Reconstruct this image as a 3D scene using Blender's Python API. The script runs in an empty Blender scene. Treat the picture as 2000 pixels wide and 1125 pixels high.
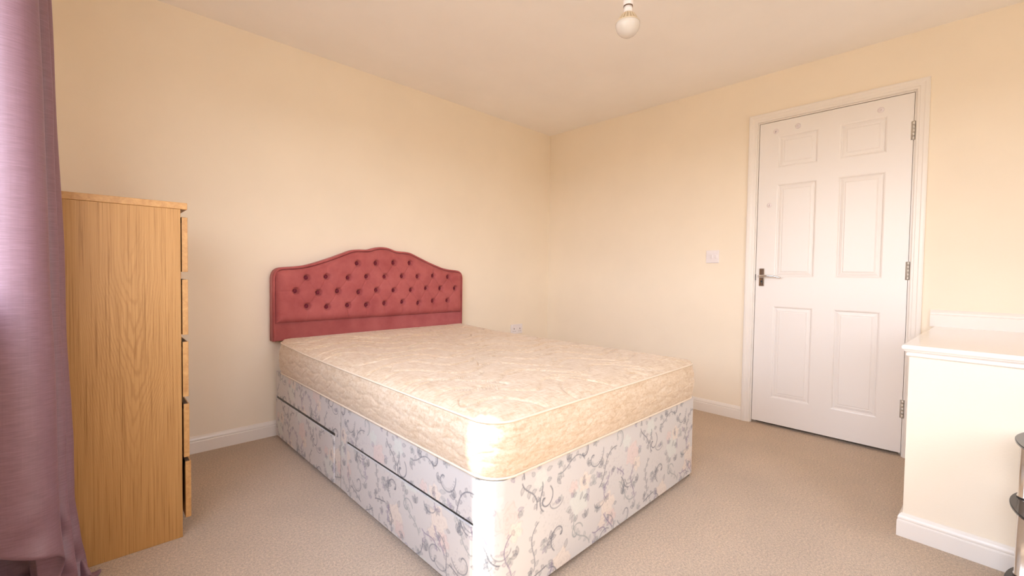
import bpy, bmesh, math, random
import numpy as np
from mathutils import Vector, Matrix
C = bpy.context.collection
S = bpy.context.scene
rad = math.radians

# ------------------------------------------------------------------ camera
F = Vector((0.69415287, 0.71921582, -0.02967148))
R_ = Vector((0.71975575, -0.69407609, 0.01449267))
U_ = Vector((0.01017091, 0.03141634, 0.99945463))
cam_d = bpy.data.cameras.new('camera')
cam = bpy.data.objects.new('camera', cam_d)
C.objects.link(cam)
m = Matrix.Identity(4)
for i in range(3):
    m[i][0] = R_[i]; m[i][1] = U_[i]; m[i][2] = -F[i]
m.translation = Vector((-3.23929, -2.84912, 0.98627))
cam.matrix_world = m
cam_d.sensor_width = 36.0
cam_d.lens = 857.135 * 36.0 / 2000.0
cam_d.shift_y = -2.853 / 2000.0
cam_d.clip_start = 0.02
S.camera = cam

# ------------------------------------------------------------------ light
S.view_settings.view_transform = 'Standard'
S.view_settings.look = 'None'
S.view_settings.exposure = -0.08
S.view_settings.gamma = 1.0
S.cycles.max_bounces = 16
S.cycles.diffuse_bounces = 10
S.cycles.glossy_bounces = 5
S.cycles.sample_clamp_indirect = 8.0

W = bpy.data.worlds.new('sky')
S.world = W
W.use_nodes = True
nt = W.node_tree
nt.nodes.clear()
wo = nt.nodes.new('ShaderNodeOutputWorld')
bg = nt.nodes.new('ShaderNodeBackground')
tc = nt.nodes.new('ShaderNodeTexCoord')
sx = nt.nodes.new('ShaderNodeSeparateXYZ')
cr = nt.nodes.new('ShaderNodeValToRGB')
nt.links.new(tc.outputs['Generated'], sx.inputs[0])
mr = nt.nodes.new('ShaderNodeMapRange')
mr.inputs[1].default_value = -1; mr.inputs[2].default_value = 1
nt.links.new(sx.outputs[2], mr.inputs[0])
nt.links.new(mr.outputs[0], cr.inputs[0])
SKY = [(0.0, (.20, .17, .13)), (0.497, (.26, .23, .19)), (0.512, (1.0, 1.0, 1.04)), (0.7, (.84, .92, 1.1)), (1.0, (.6, .76, 1.1))]
el = cr.color_ramp.elements
while len(el) < len(SKY):
    el.new(0.5)
for e, (p_, c_) in zip(el, SKY):
    e.position = p_; e.color = (*c_, 1)
nt.links.new(cr.outputs[0], bg.inputs[0])
bg.inputs[1].default_value = 10.4
nt.links.new(bg.outputs[0], wo.inputs[0])

SUN_E = rad(45); SUN_K = 0.70
hd = Vector((1, -SUN_K, 0)).normalized()
sun_dir = Vector((hd.x * math.cos(SUN_E), hd.y * math.cos(SUN_E), -math.sin(SUN_E)))
sd = bpy.data.lights.new('sun', 'SUN')
sd.energy = 16.0; sd.angle = rad(0.9); sd.color = (1.0, .96, .90)
so = bpy.data.objects.new('sun', sd); C.objects.link(so)
so.rotation_mode = 'QUATERNION'
so.rotation_quaternion = sun_dir.to_track_quat('-Z', 'Y')
so.location = (-6, 0, 5)

# windows: (wall, a0, a1, z0, z1)
H = 2.3236
XL, YF = -3.49, -4.10
WIN1 = (-3.55, -1.00, 0.90, 2.08)      # left wall, y range
WIN_FILL = (-2.70, -1.70, 0.92, 2.08)      # front wall (behind the camera), x range; opening added for fill light

def portal(name, loc, rot, sx_, sy_):
    d = bpy.data.lights.new(name, 'AREA'); d.shape = 'RECTANGLE'; d.size = sx_; d.size_y = sy_
    d.cycles.is_portal = True
    o = bpy.data.objects.new(name, d); C.objects.link(o); o.location = loc; o.rotation_euler = rot
portal('window_portal', (XL - .16, (WIN1[0] + WIN1[1]) / 2, (WIN1[2] + WIN1[3]) / 2), (0, rad(-90), 0), WIN1[3] - WIN1[2], WIN1[1] - WIN1[0])

portal('window_portal', ((WIN_FILL[0] + WIN_FILL[1]) / 2, YF - .16, (WIN_FILL[2] + WIN_FILL[3]) / 2), (rad(90), 0, 0), WIN_FILL[1] - WIN_FILL[0], WIN_FILL[3] - WIN_FILL[2])

# ------------------------------------------------------------------ helpers
def tag(o, label=None, cat=None, group=None, kind=None):
    if label: o['label'] = label
    if cat: o['category'] = cat
    if group: o['group'] = group
    if kind: o['kind'] = kind
    return o
def empty(name, loc=(0, 0, 0), rz=0, parent=None):
    o = bpy.data.objects.new(name, None); C.objects.link(o)
    o.location = loc; o.rotation_euler = (0, 0, rz); o.empty_display_size = .05
    if parent: o.parent = parent
    return o
def finish(name, me, mat, parent=None, smooth=False, loc=None):
    o = bpy.data.objects.new(name, me); C.objects.link(o)
    if mat: me.materials.append(mat)
    if smooth:
        me.polygons.foreach_set('use_smooth', [True] * len(me.polygons))
    if parent: o.parent = parent
    if loc: o.location = loc
    return o
def ob(name, bm, mat, parent=None, smooth=False, loc=None):
    me = bpy.data.meshes.new(name)
    bmesh.ops.recalc_face_normals(bm, faces=bm.faces)
    bm.to_mesh(me); bm.free()
    return finish(name, me, mat, parent, smooth, loc)
def box(bm, x0, x1, y0, y1, z0, z1, bev=0, seg=2):
    r = bmesh.ops.create_cube(bm, size=1)
    vs = r['verts']
    for v in vs:
        v.co = Vector(((x0 + x1) / 2 + v.co.x * (x1 - x0), (y0 + y1) / 2 + v.co.y * (y1 - y0), (z0 + z1) / 2 + v.co.z * (z1 - z0)))
    if bev:
        es = list({e for v in vs for e in v.link_edges})
        bmesh.ops.bevel(bm, geom=es, offset=bev, segments=seg, affect='EDGES', profile=.5)
def lathe(bm, prof, n=32, ax=(0, 0, 0), cap=True, mtx=None):
    rings = []
    for r, z in prof:
        ring = []
        for i in range(n):
            a = 2 * math.pi * i / n
            co = Vector((r * math.cos(a), r * math.sin(a), z))
            if mtx: co = mtx @ co
            ring.append(bm.verts.new(co + Vector(ax)))
        rings.append(ring)
    for a, b in zip(rings, rings[1:]):
        for i in range(n):
            bm.faces.new((a[i], a[(i + 1) % n], b[(i + 1) % n], b[i]))
    if cap:
        bm.faces.new(rings[0][::-1]); bm.faces.new(rings[-1])
def tube(bm, pts, r, n=12, cap=True):
    pts = [Vector(p) for p in pts]
    rr = r if isinstance(r, (list, tuple)) else [r] * len(pts)
    up = Vector((0, 0, 1)); rings = []
    for i, p in enumerate(pts):
        d = (pts[min(i + 1, len(pts) - 1)] - pts[max(i - 1, 0)]).normalized()
        a = d.cross(up)
        if a.length < 1e-3: a = d.cross(Vector((1, 0, 0)))
        a.normalize(); b = d.cross(a)
        rings.append([bm.verts.new(p + a * (rr[i] * math.cos(t)) + b * (rr[i] * math.sin(t))) for t in [2 * math.pi * k / n for k in range(n)]])
    for A, B in zip(rings, rings[1:]):
        for i in range(n):
            bm.faces.new((A[i], A[(i + 1) % n], B[(i + 1) % n], B[i]))
    if cap:
        bm.faces.new(rings[0][::-1]); bm.faces.new(rings[-1])
def grid_mesh(name, P, closed_u=False):
    """P: array (nv, nu, 3)"""
    nv, nu = P.shape[:2]
    me = bpy.data.meshes.new(name)
    idx = np.arange(nv * nu).reshape(nv, nu)
    if closed_u:
        a = idx[:-1, :]; b = np.roll(idx, -1, 1)[:-1, :]; c = np.roll(idx, -1, 1)[1:, :]; d = idx[1:, :]
    else:
        a = idx[:-1, :-1]; b = idx[:-1, 1:]; c = idx[1:, 1:]; d = idx[1:, :-1]
    Fq = np.stack([a, b, c, d], -1).reshape(-1, 4)
    return P.reshape(-1, 3), Fq
def from_arrays(name, parts):
    """parts: list of (verts, quads)"""
    V = []; Q = []; n = 0
    for v, q in parts:
        V.append(v); Q.append(q + n); n += len(v)
    V = np.concatenate(V); Q = np.concatenate(Q)
    me = bpy.data.meshes.new(name)
    me.vertices.add(len(V)); me.vertices.foreach_set('co', V.astype(np.float32).ravel())
    me.loops.add(len(Q) * 4); me.loops.foreach_set('vertex_index', Q.astype(np.int32).ravel())
    me.polygons.add(len(Q)); me.polygons.foreach_set('loop_start', np.arange(0, len(Q) * 4, 4, dtype=np.int32))
    me.update(calc_edges=True); me.validate()
    return me
def sweep(bm, prof, path, closed_prof=True, miter=None):
    """prof: list of (d, h); path: list of functions (d,h)->Vector ; joins consecutive"""
    rings = [[bm.verts.new(f(d, h)) for d, h in prof] for f in path]
    n = len(prof)
    for A, B in zip(rings, rings[1:]):
        for i in range(n if closed_prof else n - 1):
            bm.faces.new((A[i], A[(i + 1) % n], B[(i + 1) % n], B[i]))
    bm.faces.new(rings[0]); bm.faces.new(rings[-1][::-1])

# ------------------------------------------------------------------ materials
def mat(name, col, rough=.5, metal=0, spec=.5, sheen=0, coat=0):
    M = bpy.data.materials.new(name); M.use_nodes = True
    b = M.node_tree.nodes['Principled BSDF']
    b.inputs['Base Color'].default_value = (*col, 1)
    b.inputs['Roughness'].default_value = rough
    b.inputs['Metallic'].default_value = metal
    b.inputs['Specular IOR Level'].default_value = spec
    b.inputs['Sheen Weight'].default_value = sheen
    b.inputs['Coat Weight'].default_value = coat
    return M
def nodes(M):
    t = M.node_tree
    return t, t.nodes['Principled BSDF']
def mapping(t, scale, src='Object', rot=(0, 0, 0)):
    c = t.nodes.new('ShaderNodeTexCoord'); mp = t.nodes.new('ShaderNodeMapping')
    mp.inputs['Scale'].default_value = scale; mp.inputs['Rotation'].default_value = rot
    t.links.new(c.outputs[src], mp.inputs[0]); return mp
def noise(t, mp, scale=1, detail=2, rough=.5, dist=0):
    n = t.nodes.new('ShaderNodeTexNoise')
    n.inputs['Scale'].default_value = scale; n.inputs['Detail'].default_value = detail
    n.inputs['Roughness'].default_value = rough; n.inputs['Distortion'].default_value = dist
    t.links.new(mp.outputs[0], n.inputs['Vector']); return n
def ramp(t, src, stops, interp='LINEAR'):
    r = t.nodes.new('ShaderNodeValToRGB'); r.color_ramp.interpolation = interp
    e = r.color_ramp.elements
    while len(e) < len(stops): e.new(.5)
    for k, (p, c) in zip(e, stops):
        k.position = p; k.color = (*c, 1) if len(c) == 3 else c
    t.links.new(src, r.inputs[0]); return r
def bump(t, b, src, strength, dist, prev=None):
    n = t.nodes.new('ShaderNodeBump'); n.inputs['Strength'].default_value = strength; n.inputs['Distance'].default_value = dist
    t.links.new(src, n.inputs['Height'])
    if prev: t.links.new(prev.outputs[0], n.inputs['Normal'])
    t.links.new(n.outputs[0], b.inputs['Normal']); return n
def mix(t, a, bb, fac, mode='MIX'):
    n = t.nodes.new('ShaderNodeMix'); n.data_type = 'RGBA'; n.blend_type = mode
    for s, v in ((6, a), (7, bb), (0, fac)):
        if hasattr(v, 'is_output') or hasattr(v, 'links'): t.links.new(v, n.inputs[s])
        else: n.inputs[s].default_value = (*v, 1) if isinstance(v, tuple) else v
    return n.outputs[2]

def wall_mat(name, col):
    M = mat(name, col, .85, spec=.25)
    t, b = nodes(M)
    mp = mapping(t, (1, 1, 1))
    n1 = noise(t, mp, 140, 4, .6); n2 = noise(t, mp, 2.2, 3, .6)
    bump(t, b, n1.outputs[0], .25, .0012)
    r = ramp(t, n2.outputs[0], [(.3, tuple(c * .975 for c in col)), (.7, tuple(min(1, c * 1.015) for c in col))])
    t.links.new(r.outputs[0], b.inputs['Base Color'])
    return M
M_wall = wall_mat('cream_wall_paint', (.875, .79, .655))
M_ceil = wall_mat('ceiling_paint', (.915, .895, .875))
M_gloss = mat('white_gloss_paint', (.83, .79, .74), .28)
t, b = nodes(M_gloss); mp = mapping(t, (30, 30, 30)); n = noise(t, mp, 1, 2); bump(t, b, n.outputs[0], .05, .001)
M_door = mat('white_grained_door', (.83, .80, .775), .33)
t, b = nodes(M_door); mp = mapping(t, (60, 90, 3.5)); n = noise(t, mp, 1, 5, .6, 1.2)
bump(t, b, n.outputs[0], .22, .0012)
M_shelf = mat('shelf_gloss_paint', (.80, .76, .71), .16)
t, b = nodes(M_shelf); mp = mapping(t, (12, 12, 12)); n = noise(t, mp, 1, 2); bump(t, b, n.outputs[0], .04, .002)

M_carpet = mat('beige_carpet', (.6, .47, .36), 1.0, spec=.05, sheen=.25)
t, b = nodes(M_carpet)
mp = mapping(t, (1, 1, 1))
n1 = noise(t, mp, 420, 3, .7); n2 = noise(t, mp, 130, 4, .7); n3 = noise(t, mp, 3.0, 3, .6)
r1 = ramp(t, n1.outputs[0], [(.36, (.51, .375, .26)), (.52, (.72, .565, .415)), (.66, (.88, .745, .585))])
r3 = ramp(t, n3.outputs[0], [(.3, (.93, .93, .93)), (.7, (1.04, 1.03, 1.02))])
r2 = ramp(t, n2.outputs[0], [(.36, (.78, .77, .76)), (.64, (1.14, 1.14, 1.14))])
c = mix(t, r1.outputs[0], r3.outputs[0], 1.0, 'MULTIPLY'); c = mix(t, c, r2.outputs[0], 1.0, 'MULTIPLY')
t.links.new(c, b.inputs['Base Color'])
bp = bump(t, b, n2.outputs[0], .8, .008); bump(t, b, n1.outputs[0], .7, .003, bp)

M_oak = mat('oak_veneer', (.6, .36, .16), .42, spec=.4)
t, b = nodes(M_oak)
mp = mapping(t, (210, 210, 3.2)); n1 = noise(t, mp, 1, 6, .6, .25)
mpw = mapping(t, (1, 1, 1)); 
sxyz = t.nodes.new('ShaderNodeSeparateXYZ'); t.links.new(mpw.outputs[0], sxyz.inputs[0])
# cathedral figure: nested parabolas around the panel's centre line, warped by noise
def mth(t, op, a, bb=None):
    n = t.nodes.new('ShaderNodeMath'); n.operation = op
    for i, v in enumerate((a, bb)):
        if v is None: continue
        if isinstance(v, (int, float)): n.inputs[i].default_value = v
        else: t.links.new(v, n.inputs[i])
    return n.outputs[0]
nw = noise(t, mapping(t, (3, 3, 2.2)), 1, 2, .5)
xx = mth(t, 'ADD', sxyz.outputs[0], mth(t, 'MULTIPLY', mth(t, 'SUBTRACT', nw.outputs[0], .5), .10))
xq = mth(t, 'POWER', mth(t, 'ABSOLUTE', mth(t, 'DIVIDE', mth(t, 'SUBTRACT', xx, -.15), .075)), 1.5)
zz = mth(t, 'SUBTRACT', mth(t, 'MULTIPLY', sxyz.outputs[2], 1.5), xq)
nf = noise(t, mapping(t, (110, 110, 16)), 1, 4, .65)
zz = mth(t, 'ADD', zz, mth(t, 'MULTIPLY', nf.outputs[0], .14))
wv = mth(t, 'SINE', mth(t, 'MULTIPLY', zz, 52.0))
fall = mth(t, 'MAXIMUM', mth(t, 'SUBTRACT', 1.0, mth(t, 'MULTIPLY', xq, .22)), 0.0)
zf = mth(t, 'MAXIMUM', mth(t, 'SUBTRACT', 1.0, mth(t, 'POWER', mth(t, 'ABSOLUTE', mth(t, 'DIVIDE', mth(t, 'SUBTRACT', sxyz.outputs[2], .68), .48)), 2.0)), 0.0)
figure = mth(t, 'MULTIPLY', mth(t, 'MULTIPLY', mth(t, 'MAXIMUM', wv, 0), fall), zf)
r1 = ramp(t, n1.outputs[0], [(.30, (.28, .125, .032)), (.44, (.44, .225, .07)), (.60, (.50, .265, .088)), (.75, (.55, .30, .105))])
c = mix(t, r1.outputs[0], (.29, .125, .032), mth(t, 'MULTIPLY', figure, .42))
t.links.new(c, b.inputs['Base Color'])
bump(t, b, n1.outputs[0], .15, .0008)
M_oakf = mat('oak_veneer_front', (.68, .42, .19), .42)
t, b = nodes(M_oakf)
n1 = noise(t, mapping(t, (60, 4, 60)), 1, 5, .6, .4)
r1 = ramp(t, n1.outputs[0], [(.3, (.42, .20, .06)), (.6, (.55, .295, .10)), (.8, (.60, .34, .125))])
t.links.new(r1.outputs[0], b.inputs['Base Color'])
M_recess_shade = mat('drawer_recess_shade', (.10, .06, .03), .7)  # dark brown with the shade of the drawer gaps put into the colour

def attr_mat(name, attr, rough, sheen=0, spec=.4):
    M = mat(name, (1, 1, 1), rough, sheen=sheen, spec=spec)
    t, b = nodes(M)
    a = t.nodes.new('ShaderNodeAttribute'); a.attribute_name = attr
    t.links.new(a.outputs['Color'], b.inputs['Base Color'])
    n1 = noise(t, mapping(t, (900, 900, 900)), 1, 2)
    bump(t, b, n1.outputs[0], .15, .0004)
    return M
M_floral = attr_mat('floral_damask', 'fabric_print', .42, sheen=.15)
M_ticking = mat('mattress_damask', (.8, .66, .5), .55, sheen=.2, spec=.35)
t, b = nodes(M_ticking)
na = noise(t, mapping(t, (22, 95, 95), rot=(0, 0, .35)), 1, 4, .6, .7)
nb = noise(t, mapping(t, (80, 24, 90), rot=(0, .2, .35)), 1, 4, .6, .8)
nc = noise(t, mapping(t, (5, 5, 5)), 1, 3, .6, .5)
sm = mix(t, na.outputs[0], nb.outputs[0], .5)
r1 = ramp(t, sm, [(.38, (.57, .425, .285)), (.47, (.65, .51, .365)), (.54, (.695, .565, .425)), (.64, (.75, .64, .51))])
r2 = ramp(t, nc.outputs[0], [(.3, (.96, .94, .90)), (.7, (1.03, 1.04, 1.05))])
c = mix(t, r1.outputs[0], r2.outputs[0], 1.0, 'MULTIPLY')
t.links.new(c, b.inputs['Base Color'])
bp = bump(t, b, sm, .12, .001)
M_piping = mat('mattress_piping', (.76, .65, .51), .5, sheen=.1)
t, b = nodes(M_piping); n1 = noise(t, mapping(t, (400, 400, 400)), 1, 2); bump(t, b, n1.outputs[0], .2, .0005)

M_velvet = mat('rose_velvet', (.50, .125, .135), .75, spec=.15, sheen=.3)
t, b = nodes(M_velvet)
b.inputs['Sheen Roughness'].default_value = .35
b.inputs['Sheen Tint'].default_value = (.95, .55, .55, 1)
n1 = noise(t, mapping(t, (9, 9, 9)), 1, 3, .6); n2 = noise(t, mapping(t, (600, 600, 600)), 1, 2)
r1 = ramp(t, n1.outputs[0], [(.3, (.36, .085, .085)), (.7, (.46, .13, .125))])
t.links.new(r1.outputs[0], b.inputs['Base Color']); bump(t, b, n2.outputs[0], .2, .0006)
M_button = mat('rose_button', (.17, .02, .035), .7, sheen=.1, spec=.2)
t, b = nodes(M_button); n2 = noise(t, mapping(t, (500, 500, 500)), 1, 2); bump(t, b, n2.outputs[0], .2, .0005)

M_curtain = mat('mauve_faux_silk', (.30, .17, .2), .52, spec=.9, sheen=.22)
t, b = nodes(M_curtain)
b.inputs['Sheen Roughness'].default_value = .4
b.inputs['Sheen Tint'].default_value = (.72, .58, .95, 1)
ns = noise(t, mapping(t, (30, 30, 700)), 1, 4, .6); nv_ = noise(t, mapping(t, (300, 300, 8)), 1, 3, .6)
sm = mix(t, ns.outputs[0], nv_.outputs[0], .15)
r1 = ramp(t, sm, [(.35, (.17, .08, .10)), (.6, (.225, .115, .15)), (.75, (.28, .15, .205))])
t.links.new(r1.outputs[0], b.inputs['Base Color'])
bump(t, b, sm, .2, .0006)

def simple(name, col, rough, metal=0, spec=.5, sc=60, bs=.05):
    M = mat(name, col, rough, metal, spec)
    t, b = nodes(M); n = noise(t, mapping(t, (sc, sc, sc)), 1, 2); bump(t, b, n.outputs[0], bs, .0006)
    return M
M_chrome = simple('polished_chrome', (.75, .75, .78), .08, 1.0, bs=.01)
M_tube = simple('brushed_aluminium_tube', (.72, .69, .67), .22, 1.0, bs=.02)
M_steel = simple('satin_steel', (.66, .63, .58), .45, .5)
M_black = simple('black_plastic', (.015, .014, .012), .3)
M_glass = simple('black_tinted_glass', (.035, .033, .035), .06, 0, .7, bs=.0)
M_plastic = simple('white_plastic', (.82, .78, .79), .3)
M_bulbg = mat('frosted_bulb', (.62, .58, .54), .25)
t, b = nodes(M_bulbg); n = noise(t, mapping(t, (40, 40, 40)), 1, 2); bump(t, b, n.outputs[0], .02, .001)
M_ribs = simple('ribbed_heat_sink', (.62, .52, .38), .4)
M_hook = simple('clear_hook_plastic', (.80, .74, .76), .25)
M_dark = simple('dark_hallway', (.03, .02, .016), .9)
M_cord = simple('white_flex', (.85, .82, .78), .4)

# ------------------------------------------------------------------ room shell
def struct(o): o['kind'] = 'structure'; return o
bm = bmesh.new(); box(bm, XL - .3, .3, YF - .3, .3, -.1, 0); struct(ob('floor', bm, M_carpet))
bm = bmesh.new(); box(bm, XL - .3, .3, YF - .3, .3, H, H + .1); struct(ob('ceiling', bm, M_ceil))
bm = bmesh.new(); box(bm, XL - .15, .3, 0, .15, 0, H); struct(ob('wall_back', bm, M_wall))

DY0, DY1 = -1.8595, -2.6215     # door leaf edges (left, right in the photo)
DZ0, DZ1 = .0201, 2.0011
G = .004
bm = bmesh.new()
oy0, oy1, oz = DY0 + G + .022, DY1 - .002 - .022, DZ1 + G + .022
box(bm, 0, .12, oy0, 0, 0, H)
box(bm, 0, .12, YF, oy1, 0, H)
box(bm, 0, .12, oy1, oy0, oz, H)
box(bm, .12, .25, YF, 0, 0, H)
struct(ob('wall_right', bm, M_wall))

def wall_hole(name, axis, c0, c1, a0, a1, h, ext):
    bm = bmesh.new()
    def bx(p0, p1, z0, z1):
        if axis == 'x': box(bm, c0, c1, p0, p1, z0, z1)
        else: box(bm, p0, p1, c0, c1, z0, z1)
    bx(ext[0], h[0], 0, H); bx(h[1], ext[1], 0, H); bx(h[0], h[1], 0, h[2]); bx(h[0], h[1], h[3], H)
    return struct(ob(name, bm, M_wall))
wall_hole('wall_left', 'x', XL - .15, XL, 0, 0, WIN1, (YF, 0))
wall_hole('wall_front', 'y', YF - .15, YF, 0, 0, WIN_FILL, (XL - .15, .25))

M_pane = bpy.data.materials.new('window_glass'); M_pane.use_nodes = True
t = M_pane.node_tree; t.nodes.clear()
o_ = t.nodes.new('ShaderNodeOutputMaterial'); ms = t.nodes.new('ShaderNodeMixShader'); tr = t.nodes.new('ShaderNodeBsdfTransparent'); gl = t.nodes.new('ShaderNodeBsdfGlossy')
gl.inputs['Roughness'].default_value = .02
ms.inputs[0].default_value = .05; t.links.new(tr.outputs[0], ms.inputs[1]); t.links.new(gl.outputs[0], ms.inputs[2]); t.links.new(ms.outputs[0], o_.inputs[0])
def window(name, axis, c, h):
    def bx(bm, p0, p1, z0, z1, d0, d1, bev=0):
        if axis == 'x': box(bm, c + d0, c + d1, p0, p1, z0, z1, bev)
        else: box(bm, p0, p1, c + d0, c + d1, z0, z1, bev)
    bm = bmesh.new(); w = .045; a0, a1, z0, z1 = h; mid = (a0 + a1) / 2
    for p0, p1, q0, q1 in ((a0, a0 + w, z0, z1), (a1 - w, a1, z0, z1), (a0 + w, a1 - w, z0, z0 + w), (a0 + w, a1 - w, z1 - w, z1), (mid - w / 2, mid + w / 2, z0 + w, z1 - w)):
        bx(bm, p0, p1, q0, q1, -.13, -.08, .004)
    root = struct(ob(name, bm, M_gloss))
    bm = bmesh.new(); bx(bm, a0 + w, mid - w / 2, z0 + w, z1 - w, -.108, -.102); bx(bm, mid + w / 2, a1 - w, z0 + w, z1 - w, -.108, -.102)
    ob('pane', bm, M_pane, root)
    bm = bmesh.new(); bx(bm, a0 - .04, a1 + .03, z0 - .022, z0 + .001, -.08, .05, .006)
    ob('window_sill', bm, M_gloss, root)
window('window_1', 'x', XL, WIN1)
window('fill_window', 'y', YF, WIN_FILL)  # unseen window, added to bring fill light from behind the camera

# skirting profile (distance from wall, height)
SK = [(0, 0), (.0155, 0), (.0155, .058), (.0148, .061), (.0118, .0635), (.0118, .0655), (.0135, .068), (.0132, .073), (.0105, .080), (.006, .0865), (.004, .089), (0, .089)]
def skirt(name, a, bpt, nrm, ext0=0, ext1=0):
    """run between two floor points; nrm points into the room; ext = mitre gain per unit depth"""
    a = Vector(a); bpt = Vector(bpt); nrm = Vector(nrm); d = (bpt - a).normalized()
    bm = bmesh.new()
    sweep(bm, SK, [lambda p, h: Vector((*(a + nrm * p - d * (p * ext0)), h)), lambda p, h: Vector((*(bpt + nrm * p + d * (p * ext1)), h))])
    return struct(ob(name, bm, M_gloss))
skirt('baseboard_back', (XL, 0), (0, 0), (0, -1), -1, -1)
ARW = .052; AR0 = .008
arch_l = DY0 + G + AR0 + ARW
skirt('baseboard_right', (0, 0), (0, arch_l), (-1, 0), -1, 0)
skirt('baseboard_left', (XL, YF), (XL, 0), (1, 0), -1, -1)
skirt('baseboard_front', (XL, YF), (-1.09, YF), (0, 1), -1, 0)

# ------------------------------------------------------------------ door
AP = [(0, 0), (0, .010), (.004, .013), (.012, .0135), (.014, .0155), (.030, .0165), (.034, .0185), (.046, .019), (ARW, .0165), (ARW, 0)]
yi0 = DY0 + G + AR0; yi1 = DY1 - .002 - AR0; zi = DZ1 + G + AR0
bm = bmesh.new()
sweep(bm, AP, [lambda d, h: Vector((-h, yi0 + d, 0)), lambda d, h: Vector((-h, yi0 + d, zi + d)), lambda d, h: Vector((-h, yi1 - d, zi + d)), lambda d, h: Vector((-h, yi1 - d, 0))])
struct(ob('trim_1', bm, M_gloss))
bm = bmesh.new()     # lining and stop
box(bm, .0005, .12, DY0 + G, oy0 + .0005, 0, oz + .0005); box(bm, .0005, .12, oy1 - .0005, DY1 - .002, 0, oz + .0005); box(bm, .0005, .12, DY1 - .002, DY0 + G, DZ1 + G, oz + .0005)
box(bm, .045, .06, DY0 - .012, DY0 + G, 0, DZ1); box(bm, .045, .06, DY1 - .002, DY1 + .012, 0, DZ1); box(bm, .045, .06, DY1, DY0, DZ1 - .012, DZ1 + G)
struct(ob('trim_2', bm, M_gloss))
bm = bmesh.new(); box(bm, .062, .12, DY1 + .0, DY0, .0005, DZ1 - .013)
struct(ob('hallway_shade_block', bm, M_dark))  # near-black block painted as the darkness of the unlit hallway behind the door

PY = [(-1.968, -2.188), (-2.294, -2.513)]
PZ = [(.191, .798), (.987, 1.593), (1.698, 1.905)]
bm = bmesh.new()
ys = sorted([DY0, DY1] + [v for p in PY for v in p], reverse=True); zs = sorted([DZ0, DZ1] + [v for p in PZ for v in p])
RG = [(0, 0), (.006, .0015), (.011, .0075), (.014, .008), (.020, .0055), (.030, .0035), (.034, .0042), (.038, .0018), (.042, .0015)]
def quad(bm, pts): bm.faces.new([bm.verts.new(p) for p in pts])
for i in range(len(ys) - 1):
    for j in range(len(zs) - 1):
        y0, y1, z0, z1 = ys[i], ys[i + 1], zs[j], zs[j + 1]
        isP = any(abs(y0 - p[0]) < 1e-6 for p in PY) and any(abs(z0 - q[0]) < 1e-6 for q in PZ)
        if not isP:
            quad(bm, [(0, y0, z0), (0, y1, z0), (0, y1, z1), (0, y0, z1)])
        else:
            rings = [[Vector((dp, y0 - o, z0 + o)), Vector((dp, y1 + o, z0 + o)), Vector((dp, y1 + o, z1 - o)), Vector((dp, y0 - o, z1 - o))] for o, dp in RG]
            for A, B in zip(rings, rings[1:]):
                for k in range(4):
                    quad(bm, [A[k], A[(k + 1) % 4], B[(k + 1) % 4], B[k]])
            quad(bm, rings[-1])
for q in ([(0, DY0, DZ0), (0, DY1, DZ0), (.042, DY1, DZ0), (.042, DY0, DZ0)], [(0, DY0, DZ1), (0, DY1, DZ1), (.042, DY1, DZ1), (.042, DY0, DZ1)],
          [(0, DY0, DZ0), (0, DY0, DZ1), (.042, DY0, DZ1), (.042, DY0, DZ0)], [(0, DY1, DZ0), (0, DY1, DZ1), (.042, DY1, DZ1), (.042, DY1, DZ0)],
          [(.042, DY0, DZ0), (.042, DY1, DZ0), (.042, DY1, DZ1), (.042, DY0, DZ1)]):
    quad(bm, q)
bmesh.ops.remove_doubles(bm, verts=bm.verts, dist=1e-5)
door = struct(ob('door_1', bm, M_door))
# hinges
for zc in (1.796, 1.032, .267):
    bm = bmesh.new()
    for k in range(5):
        lathe(bm, [(.0055, zc - .05 + k * .0202), (.0055, zc - .05 + k * .0202 + .0190)], 14, (-.004, DY1 - .001, 0))
    lathe(bm, [(.0035, zc - .051), (.0035, zc + .051)], 10, (-.004, DY1 - .001, 0))
    box(bm, -.0012, .002, DY1 - .009, DY1 + .010, zc - .05, zc + .05)
    ob('hinge', bm, M_steel, door, True)
# handle
bm = bmesh.new(); box(bm, -.008, 0, -1.914, -1.880, .926, 1.045, .004)
hp = ob('door_handle', bm, M_chrome, door)
bm = bmesh.new()
tube(bm, [(-.006, -1.897, .992), (-.02, -1.897, .992), (-.034, -1.897, .992)], [.011, .009, .0085], 16)
tube(bm, [(-.036, -1.886, .9925), (-.041, -1.900, .993), (-.043, -1.92, .994), (-.043, -1.945, .9955), (-.042, -1.97, .994), (-.040, -1.99, .990), (-.039, -2.006, .986), (-.039, -2.016, .984)], [.008, .0088, .008, .0072, .0066, .006, .0056, .004], 14)
ob('lever', bm, M_chrome, hp, True)
bm = bmesh.new(); lathe(bm, [(.0062, -.009), (.0062, -.007)], 16, (0, -1.897, .958), mtx=Matrix.Rotation(rad(90), 3, 'Y'))
box(bm, -.0095, -.0075, -1.8985, -1.8955, .944, .956)
ob('keyhole', bm, M_black, hp)
bm = bmesh.new(); box(bm, -.003, .02, DY0 - .001, DY0 + .0035, .965, 1.005, .001)
ob('latch', bm, M_black, door)
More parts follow.
